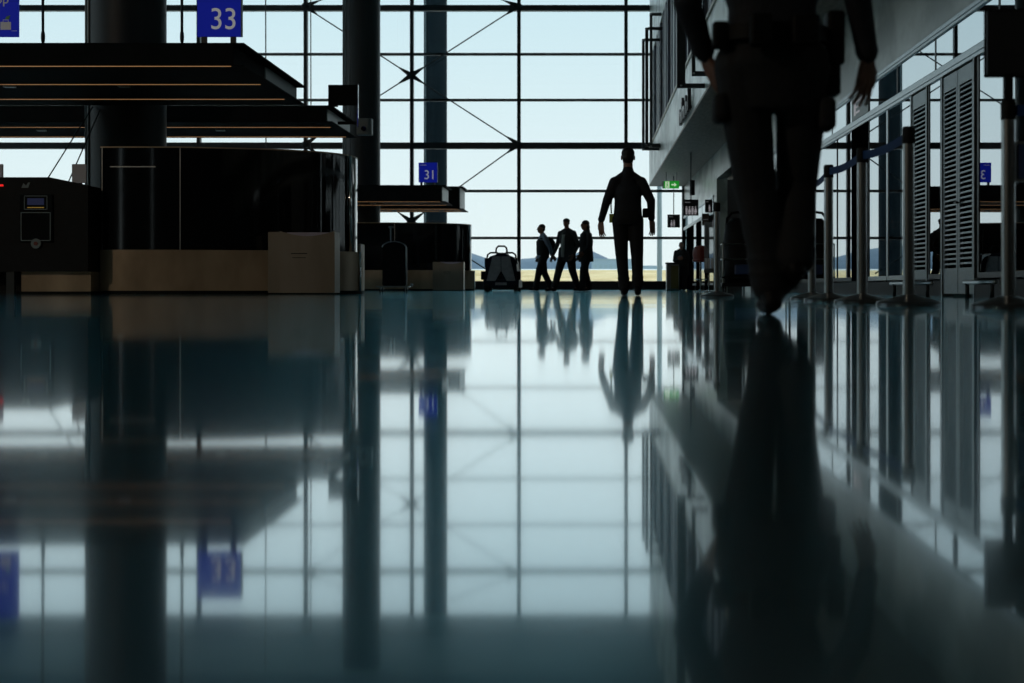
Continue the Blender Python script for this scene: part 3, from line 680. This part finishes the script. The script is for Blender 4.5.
# cart with black bag behind the officer
d = 31.0; t = thing('cleaning_cart', 'tall dark cleaning cart with black bag and blue box behind the officer', 'cart', (X(745, d), d, 0))
B('deck', 'matt', t, -.5, .5, 0, .7, .12, .2, bev=.01)
bm = NB()
for xx in (-.48, .48):
    for yy in (.03, .67): tube(bm, [(xx, yy, .2), (xx, yy, 1.05)], .016, 8)
for z in (.72, 1.05):
    tube(bm, [(-.48, .03, z), (.48, .03, z), (.48, .67, z), (-.48, .67, z), (-.48, .03, z)], .014, 8)
obj('frame', bm, 'steel', t)
bm = NB(); loft(bm, [(-.08, .35, .2, .33, .28), (-.08, .35, .6, .36, .3), (-.08, .35, 1.1, .37, .3), (-.08, .35, 1.5, .32, .26), (-.08, .35, 1.62, .18, .16)]); bag = obj('bag', bm, 'matt', t, True)
bm = NB(); tube(bm, [(-.38, .3, 1.40), (-.36, .3, 1.62), (-.26, .3, 1.74), (-.12, .3, 1.76), (-.02, .3, 1.70)], .03, 8); obj('bag_strap', bm, 'leather', bag, True)
B('bucket', 'bluebox', t, -.22, .30, -.06, .24, .38, .60, bev=.03)
B('tray', 'matt', t, -.5, .5, .0, .7, .30, .34)
for xx in (-.42, .42):
    for yy in (.08, .62):
        bm = NB(); tube(bm, [(xx-.02, yy, .065), (xx+.02, yy, .065)], .065, 16); obj('wheel', bm, 'rubber', t, 40)
# red stool
d = 35.5; t = thing('bar_stool', 'red round-backed stool on a chrome pedestal beside the shop front', 'stool', (X(701, d), d, 0))
bm = NB()
for (yy, rr) in ((0, 1.0), (.05, 1.02)): pass
rs = []
for k in range(13):
    a = PI*(1+k/12)
    rs.append([Vector((.20*f*math.cos(a), .17+.19*math.sin(a)*g, z)) for z, f, g in ((.78, .9, 1), (.86, 1, 1), (1.0, 1, 1), (1.08, .9, 1), (1.13, .7, 1), (1.155, .4, 1))])
va = [[bm.verts.new(p) for p in r] for r in rs]
for a, b in zip(va, va[1:]):
    for i in range(5): bm.faces.new((a[i], a[i+1], b[i+1], b[i]))
bk = obj('backrest', bm, 'red', t, True); sm = bk.modifiers.new('thick', 'SOLIDIFY'); sm.thickness = .035; ss = bk.modifiers.new('sub', 'SUBSURF'); ss.levels = ss.render_levels = 2
bm = NB(); lathe(bm, [(.17, 0), (.2, .02), (.2, .06), (.16, .085), (.001, .09)], (0, .17, .74)); obj('seat', bm, 'red', t, 40)
bm = NB(); lathe(bm, [(.025, .02), (.025, .75)], (0, .17, 0)); obj('pedestal', bm, 'chrome', t, 40)
bm = NB(); tube(bm, [(.15*math.cos(2*PI*k/20), .17+.15*math.sin(2*PI*k/20), .30) for k in range(21)], .012, 8); obj('footrest', bm, 'chrome', t, True)
bm = NB(); lathe(bm, [(.2, 0), (.2, .012), (.05, .035), (.03, .05)], (0, .17, 0)); obj('base', bm, 'chrome', t, 30)
# brochure rack
d = 33.0; t = thing('brochure_rack', 'tall perforated metal rack with white leaflets beside the red stool', 'rack', (X(709, d), d, 0))
bm = NB()
for k in range(10): box(bm, -.11+k*.022, -.102+k*.022, 0, .01, .55, 1.62)
for k in range(44): box(bm, -.11, .105, 0, .01, .56+k*.024, .567+k*.024)
obj('mesh_panel', bm, 'alu', t)
for k in range(3): B('leaflet', 'leaflet', t, -.10+k*.07, -.04+k*.07, -.03, -.01, .48+.06*(k % 2), .78)
bm = NB(); box(bm, -.12, .12, -.05, .0, .44, .47); box(bm, -.12, .12, -.055, -.045, .44, .54); obj('pocket', bm, 'steel', t)
bm = NB(); tube(bm, [(0, .02, .03), (0, .02, .6)], .018, 10); lathe(bm, [(.2, 0), (.2, .015), (.02, .035)], (0, .02, 0)); obj('foot', bm, 'chrome', t, 40)
# waste bin
d = 47.0; t = thing('waste_bin', 'grey waste bin with olive panel beside the standing person in dark coat', 'bin', (X(672.5, d), d, 0))
bm = NB(); box(bm, -.20, .22, 0, .4, .03, .88, bev=.02); obj('body', bm, 'alu', t); B('door_panel', 'olive', t, -.05, .2, -.012, 0, .06, .82); B('lid', 'matt', t, -.22, .24, -.02, .42, .88, .93, bev=.01); B('plinth', 'matt', t, -.18, .2, .02, .38, 0, .03)

# ------------------------------------------------------------------ people
def hand_parts(bm, wr, d, n, side, k=1.0, curl=.35, spread=1.0):
    """wr wrist point, d direction to the fingers, n normal of the back of the hand, side = +1/-1 where the thumb sits along d x n"""
    wr, d, n = Vector(wr), Vector(d).normalized(), Vector(n); n = (n-d*n.dot(d)).normalized(); wv = d.cross(n)*side
    for j in range(4):
        o = (.030-.020*j)*k
        capsule(bm, wr+wv*o*.6+d*.010*k, wr+wv*o+d*.085*k, .014*k, .0105*k, 10, 3)
    lens = [(.036, .024, .018), (.040, .027, .019), (.037, .025, .018), (.029, .019, .016)]
    for j in range(4):
        p = wr+wv*(.030-.020*j)*k+d*.088*k; dd = (d+wv*(.10-.07*j)*spread).normalized(); ang = curl*(.6+.12*j)
        for i, L in enumerate(lens[j]):
            ax = wv; dd = Matrix.Rotation(-ang*side if False else 0, 3, ax) @ dd
            dd = (dd-n*math.tan(ang*(.55 if i == 0 else .8))).normalized()
            q = p+dd*L*k; capsule(bm, p, q, (.0092-.0007*i-.0008*(j == 3))*k, (.0085-.0008*i-.0008*(j == 3))*k, 10, 3); p = q
    p = wr+wv*.022*k+d*.022*k
    for i, (L, r) in enumerate(((.042, .013), (.032, .0105), (.024, .009))):
        dd = (d*(.75+.15*i)+wv*(.75-.32*i)-n*(.35)).normalized(); q = p+dd*L*k; capsule(bm, p, q, r*k, (r-.001)*k, 10, 3); p = q
def lerp(a, b, t): return Vector(a)+(Vector(b)-Vector(a))*t
def person(label, loc, rz, J, vox=.011, hvox=.0, top='uniform', bot='trouser', jacket=None, hem=.86, bulk=1.0, yaw=0.0, hair='short', hand_curl=.35, thick=1.0, hk=1.2):
    """local frame: +Y is forward, +X the figure's right; J holds joints in metres"""
    t = thing('person', label, 'person', loc, rz)
    hd = Vector(J['head']); nk = Vector(J['neck'])
    bm = NB()
    # head with face
    fw = Matrix.Rotation(yaw, 3, 'Z') @ Vector((0, 1, 0)); rt = Matrix.Rotation(yaw, 3, 'Z') @ Vector((1, 0, 0)); up = Vector((0, 0, 1))
    def hb(c, r):
        c = hd+rt*c[0]+fw*c[1]+up*c[2]; s = bmesh.ops.create_uvsphere(bm, u_segments=16, v_segments=12, radius=1)
        for q in s['verts']: v = q.co.copy(); q.co = c+rt*v.x*r[0]+fw*v.y*r[1]+up*v.z*r[2]
    hb((0, -.012, .03), (.075, .093, .088)); hb((0, .02, -.03), (.064, .075, .085)); hb((0, .045, -.082), (.034, .035, .03))
    hb((0, .098, -.008), (.011, .014, .024)); hb((0, .108, -.02), (.016, .014, .011)); hb((0, .082, .028), (.05, .018, .012))
    hb((0, .088, -.052), (.024, .012, .006)); hb((0, .086, -.061), (.02, .012, .006))
    for s in (-1, 1): hb((s*.077, -.008, -.005), (.010, .02, .032)); hb((s*.03, .083, .008), (.012, .010, .008))
    capsule(bm, nk+Vector((0, -.01, -.06)), hd+Vector((0, -.012, -.05)), .062, .056)
    # trunk and limbs under the clothes
    pv = (Vector(J['hipL'])+Vector(J['hipR']))/2; ch = (Vector(J['shL'])+Vector(J['shR']))/2
    def trunk(b, gx, gy, z0=None):
        secs = []; wsh = abs(J['shR'][0]-J['shL'][0])/2
        for f, rx, ry in ((-.12, .145, .11), (0, .165, .12), (.2, .158, .112), (.42, .15, .108), (.7, wsh-.012, .12), (.88, wsh-.03, .108), (.98, wsh-.085, .088), (1.07, .085, .068), (1.13, .062, .058)):
            c = lerp(pv, ch, f); secs.append((c.x, c.y, c.z, rx+gx, ry*thick+gy))
        loft(b, secs)
    trunk(bm, -.022, -.022)
    for s in 'LR':
        capsule(bm, J['sh'+s], J['el'+s], .044, .036); capsule(bm, J['el'+s], J['wr'+s], .038, .026)
        capsule(bm, J['hip'+s], J['kn'+s], .075, .055); capsule(bm, J['kn'+s], J['an'+s], .055, .042); capsule(bm, J['an'+s], lerp(J['an'+s], J['toe'+s], .7), .036, .025)
        w_, e_ = Vector(J['wr'+s]), Vector(J['el'+s]); dr = Vector(J.get('hd'+s, w_-e_))
        nn = Vector(J.get('hn'+s, (1 if s == 'R' else -1, 0, 0)))
        wvv = dr.normalized().cross((nn-dr.normalized()*nn.dot(dr.normalized())).normalized())
        sd = 1 if wvv.y > 0 else -1
        hand_parts(bm, w_, dr, nn, sd, hk, hand_curl)
    remesh('body', bm, 'skin', t, hvox or vox*.45, 1, .4)
    # trousers
    bm = NB()
    secs = []
    for f, rx, ry in ((J.get('crotch', -.10), .13*bulk, .105), (-.10, .155*bulk, .125), (0, .178*bulk, .14), (.12, .17*bulk, .135), (.24, .165*bulk, .13)):
        c = lerp(pv, ch, f); secs.append((c.x, c.y, c.z, rx, ry))
    loft(bm, secs)
    for s in 'LR':
        h_, k_, a_ = Vector(J['hip'+s]), Vector(J['kn'+s]), Vector(J['an'+s])
        capsule(bm, h_, k_, .102*bulk, .078*bulk); capsule(bm, k_, lerp(k_, a_, .55), .076*bulk, .07*bulk); capsule(bm, lerp(k_, a_, .5), lerp(k_, a_, .97), .068*bulk, .073*bulk)
        kk = lerp(h_, k_, .8); ball(bm, kk+Vector((0, .01, 0)), (.08*bulk, .085*bulk, .06))
        for f in (.72, .86): q = lerp(k_, a_, f); ball(bm, q, (.078*bulk, .08*bulk, .018))
    remesh('trousers', bm, bot, t, vox, 3)
    # top
    bm = NB(); trunk(bm, .012*bulk, .012)
    for s in 'LR':
        a, b, c = Vector(J['sh'+s]), Vector(J['el'+s]), Vector(J['wr'+s])
        capsule(bm, a, b, .068, .054); capsule(bm, b, lerp(b, c, .93), .053, .041); ball(bm, lerp(b, c, .9), (.046, .046, .03))
        capsule(bm, a+Vector((0, 0, -.005)), ch+(a-ch).normalized()*.055+Vector((0, 0, .085)), .060, .048)
    capsule(bm, nk+Vector((0, -.01, -.05)), nk+Vector((0, -.008, .0)), .074, .07)
    pz = lerp(pv, ch, .02); 
    if jacket:
        c = pv; z = J.get('jhem', .78); loft(bm, [(c.x, c.y, z, .205*bulk, .155), (c.x, c.y, z+.12, .195*bulk, .15), (c.x, c.y, lerp(pv, ch, .3).z, .175*bulk, .135)])
    remesh('jacket' if jacket else 'shirt', bm, top, t, vox, 3)
    # shoes
    for s in 'LR':
        a, toe = Vector(J['an'+s]), Vector(J['toe'+s]); dr = (toe-a); fl = Vector((dr.x, dr.y, 0)); fl = fl.normalized() if fl.length > 1e-3 else Vector((0, 1, 0))
        heel = Vector(J.get('heel'+s, (a.x-fl.x*.05, a.y-fl.y*.05, max(.035, a.z-.055))))
        bm = NB(); capsule(bm, heel, lerp(heel, toe, .55), .036, .042); capsule(bm, lerp(heel, toe, .5), toe, .042, .034); capsule(bm, lerp(heel, a, .4), a+Vector((0, 0, .03)), .045, .046)
        remesh('shoe', bm, 'leather', t, vox*.8, 2)
    # hair
    bm = NB()
    hb2 = lambda c, r: ball(bm, hd+rt*c[0]+fw*c[1]+up*c[2], r)
    if hair == 'short':
        hb2((0, -.022, .048), (.081, .094, .078)); hb2((0, -.05, -.005), (.074, .058, .075))
    elif hair == 'long':
        hb2((0, -.02, .045), (.084, .10, .085)); hb2((0, -.06, -.06), (.078, .065, .13)); hb2((0, -.075, -.18), (.085, .055, .12)); hb2((0, -.08, -.27), (.07, .045, .08))
    elif hair == 'cap':
        hb2((0, -.01, .055), (.086, .102, .07)); hb2((0, .085, .055), (.06, .06, .014))
    remesh('hair' if hair != 'cap' else 'cap', bm, 'hair', t, vox*.7, 2)
    return t, pv, ch

# the officer close to the camera, walking away
def R3(x, y, z): return Vector((x, y, z))
J = dict(head=(0, .02, 1.70), neck=(0, 0, 1.53), shL=(-.205, 0, 1.42), shR=(.205, 0, 1.42),
         elL=(-.315, -.06, 1.15), wrL=(-.24, .06, .97), hdL=(.25, .10, -.5), elR=(.305, -.05, 1.20), wrR=(.365, .03, .955), hdR=(-.05, .10, -.5), hnR=(.6, -1, 0),
         hipL=(-.11, 0, .92), hipR=(.122, 0, .92), crotch=-.33, knL=(-.052, .05, .47), anL=(.0, .0, .10), toeL=(-.005, .15, .036),
         knR=(.110, .12, .48), anR=(.085, -.02, .20), toeR=(.055, .10, .10), heelR=(.085, -.06, .165), hnL=(-1, -.5, 0))
off, pv, ch = person('uniformed officer in black seen from behind, close to the camera, head out of frame', (X(771, 5.27), 5.27, 0), 0, J, .009, .0042, bulk=1.02, hand_curl=.4, hk=1.07)
bm = NB(); rs = []
for zz, g in ((1.0, 0), (1.055, 0)):
    rs.append([Vector((.212*math.cos(2*PI*k/40), .172*math.sin(2*PI*k/40), zz)) for k in range(40)])
rings(bm, rs); obj('duty_belt', bm, 'leather', off, 40)
def pouch(x, y, z, wx, wy, hz, nm='pouch'):
    bm = NB(); box(bm, x-wx, x+wx, y-wy, y+wy, z-hz, z+hz, bev=.015, seg=3); return obj(nm, bm, 'leather', off, 40)
pouch(.235, .0, 1.02, .032, .05, .10); pouch(-.195, -.08, 1.02, .03, .03, .05); pouch(.10, -.18, 1.02, .05, .03, .055); pouch(-.06, -.185, 1.02, .04, .03, .06)
hp = pouch(.225, .02, .90, .03, .055, .09, 'holster')
bm = NB(); box(bm, -.215, -.155, -.06, .09, .71, .82, bev=.03, seg=3); obj('thigh_pocket', bm, 'trouser', off, 40)
bm = NB(); box(bm, .17, .235, -.06, .09, .68, .80, bev=.025, seg=3); obj('thigh_pocket', bm, 'trouser', off, 40)
# the man in the middle of the hall
J = dict(head=(0, .02, 1.665), neck=(0, 0, 1.50), shL=(-.162, 0, 1.365), shR=(.162, 0, 1.365),
         elL=(-.255, -.02, 1.14), wrL=(-.325, .04, .90), hdL=(.02, .06, -.5), elR=(.275, -.03, 1.14), wrR=(.285, .05, .92), hdR=(.06, .12, -.5), hnR=(1, -.9, 0), hnL=(-1, -.9, 0),
         hipL=(-.095, 0, .91), hipR=(.09, 0, .91), knL=(-.075, .05, .49), anL=(-.045, -.02, .10), toeL=(-.05, .13, .036),
         knR=(.11, .02, .49), anR=(.115, -.06, .12), toeR=(.12, .08, .036), heelR=(.115, -.11, .055))
d = 17.1; man, pv, ch = person('man in dark shirt and trousers walking away down the middle of the hall', (X(628, d), d, 0), 0, J, .010, .0055, bulk=.98)
bm = NB(); tube(bm, [(-.17, -.02, 1.30), (-.205, .0, 1.1), (-.20, .0, .99)], .009, 8); ly = obj('lanyard', bm, 'leather', man, True)
bm = NB(); box(bm, -.225, -.165, -.01, .005, .88, .985, bev=.004); obj('badge', bm, 'badge', ly)
bm = NB(); box(bm, .175, .245, -.08, .06, .94, 1.05, bev=.02, seg=3); obj('pouch', bm, 'leather', man, 40)
# three travellers at the window
d = 36.4
J = dict(head=(0, .05, 1.60), neck=(0, .02, 1.45), shL=(-.18, 0, 1.37), shR=(.18, 0, 1.37), elL=(-.23, -.12, 1.10), wrL=(-.2, -.16, .93), hdL=(0, -.3, -.3), elR=(.23, -.02, 1.10), wrR=(.22, .04, .93),
         hipL=(-.09, 0, .90), hipR=(.09, 0, .90), knL=(-.09, .14, .49), anL=(-.09, .22, .10), toeL=(-.09, .36, .06), knR=(.09, -.06, .49), anR=(.09, -.24, .12), toeR=(.09, -.11, .036), hnL=(-1, .2, .2))
a_, pv, ch = person('traveller in vest with small backpack walking left, first of the three by the window', (X(543, d), d, 0), PI/2+.35, J, .013, .008, top='shirt', hair='short', bulk=1.15, thick=1.2)
bm = NB(); trk = []
for f, rx, ry in ((-.05, .18, .145), (.2, .18, .165), (.5, .178, .165), (.8, .186, .165), (.98, .12, .115)):
    c = lerp(pv, ch, f); trk.append((c.x, c.y, c.z, rx, ry))
loft(bm, trk); obj('vest', bm, 'vest', a_, True)
bm = NB(); loft(bm, [(0, -.20, .98, .12, .07), (0, -.22, 1.06, .15, .10), (0, -.22, 1.25, .15, .10), (0, -.19, 1.36, .11, .06)]); obj('backpack', bm, 'matt', a_, True)
J = dict(head=(0, .03, 1.71), neck=(0, .01, 1.55), shL=(-.20, 0, 1.46), shR=(.20, 0, 1.46), elL=(-.30, -.05, 1.16), wrL=(-.24, .08, .92), elR=(.30, -.02, 1.16), wrR=(.36, .08, .92),
         hipL=(-.095, 0, .95), hipR=(.095, 0, .95), knL=(-.13, -.05, .52), anL=(-.20, -.18, .13), toeL=(-.20, -.04, .04), knR=(.14, .16, .52), anR=(.24, .20, .10), toeR=(.24, .34, .05), jhem=.74)
b_, pv, ch = person('man in open dark jacket with backpack striding between the two others by the window', (X(567, 35.6), 35.6, 0), PI-.55, J, .013, .008, top='vest', bulk=1.25, jacket=True, hair='cap', yaw=.25, thick=1.15)
bm = NB(); loft(bm, [(0.03, .135, .86, .04, .03), (.03, .14, 1.2, .05, .03), (.02, .12, 1.42, .045, .03)]); obj('undershirt', bm, 'teeshirt', b_, True)
bm = NB(); loft(bm, [(0, -.21, 1.0, .14, .08), (0, -.24, 1.1, .17, .12), (0, -.24, 1.35, .17, .12), (0, -.2, 1.48, .12, .06)]); obj('backpack', bm, 'matt', b_, True)
J = dict(head=(0, .03, 1.61), neck=(0, .01, 1.46), shL=(-.165, 0, 1.37), shR=(.165, 0, 1.37), elL=(-.21, .02, 1.10), wrL=(-.18, .16, .95), elR=(.21, -.08, 1.10), wrR=(.2, .05, .90),
         hipL=(-.08, 0, .88), hipR=(.08, 0, .88), knL=(-.08, .12, .48), anL=(-.08, .15, .10), toeL=(-.08, .28, .045), knR=(.08, -.02, .48), anR=(.08, -.13, .12), toeR=(.08, .0, .036), jhem=.72)
c_, pv, ch = person('long-haired woman in thigh-length dark coat walking left, last of the three by the window', (X(586, d), d+.2, 0), PI/2+.5, J, .013, .008, top='vest', bulk=1.1, jacket=True, hair='long', thick=1.25)
c_.scale = (1.08, 1.08, 1.055)
# person by the waste bin
d = 47.6; J = dict(head=(0, .06, 1.50), neck=(0, .02, 1.36), shL=(-.19, 0, 1.28), shR=(.19, 0, 1.28), elL=(-.24, .04, 1.0), wrL=(-.08, .26, 1.05), hdL=(.4, .3, .2), elR=(.24, .04, 1.0), wrR=(.08, .26, 1.05), hdR=(-.4, .3, .2),
         hipL=(-.09, 0, .82), hipR=(.09, 0, .82), knL=(-.10, .03, .45), anL=(-.10, 0, .10), toeL=(-.11, .13, .036), knR=(.10, .03, .45), anR=(.10, 0, .10), toeR=(.11, .13, .036), jhem=.5, hnL=(0, 1, .3), hnR=(0, 1, .3))
p_, pv, ch = person('person in long dark coat standing by the waste bin holding a phone', (X(681.5, d), d, 0), PI-.2, J, .014, .009, top='vest', bulk=1.35, jacket=True, hair='short', thick=1.3)
ph = NB(); box(ph, -.04, .04, -.07, .07, -.005, .005, bev=.003); t = obj('phone', ph, 'shirt'); tag(t, 'small pale phone held by the person in the long coat', 'phone')
t.matrix_world = Matrix.Translation((X(681.5, d), d, 0)) @ Matrix.Rotation(PI-.2, 4, 'Z') @ Matrix.Translation((0, .30, 1.11)) @ Matrix.Rotation(.7, 4, 'X')
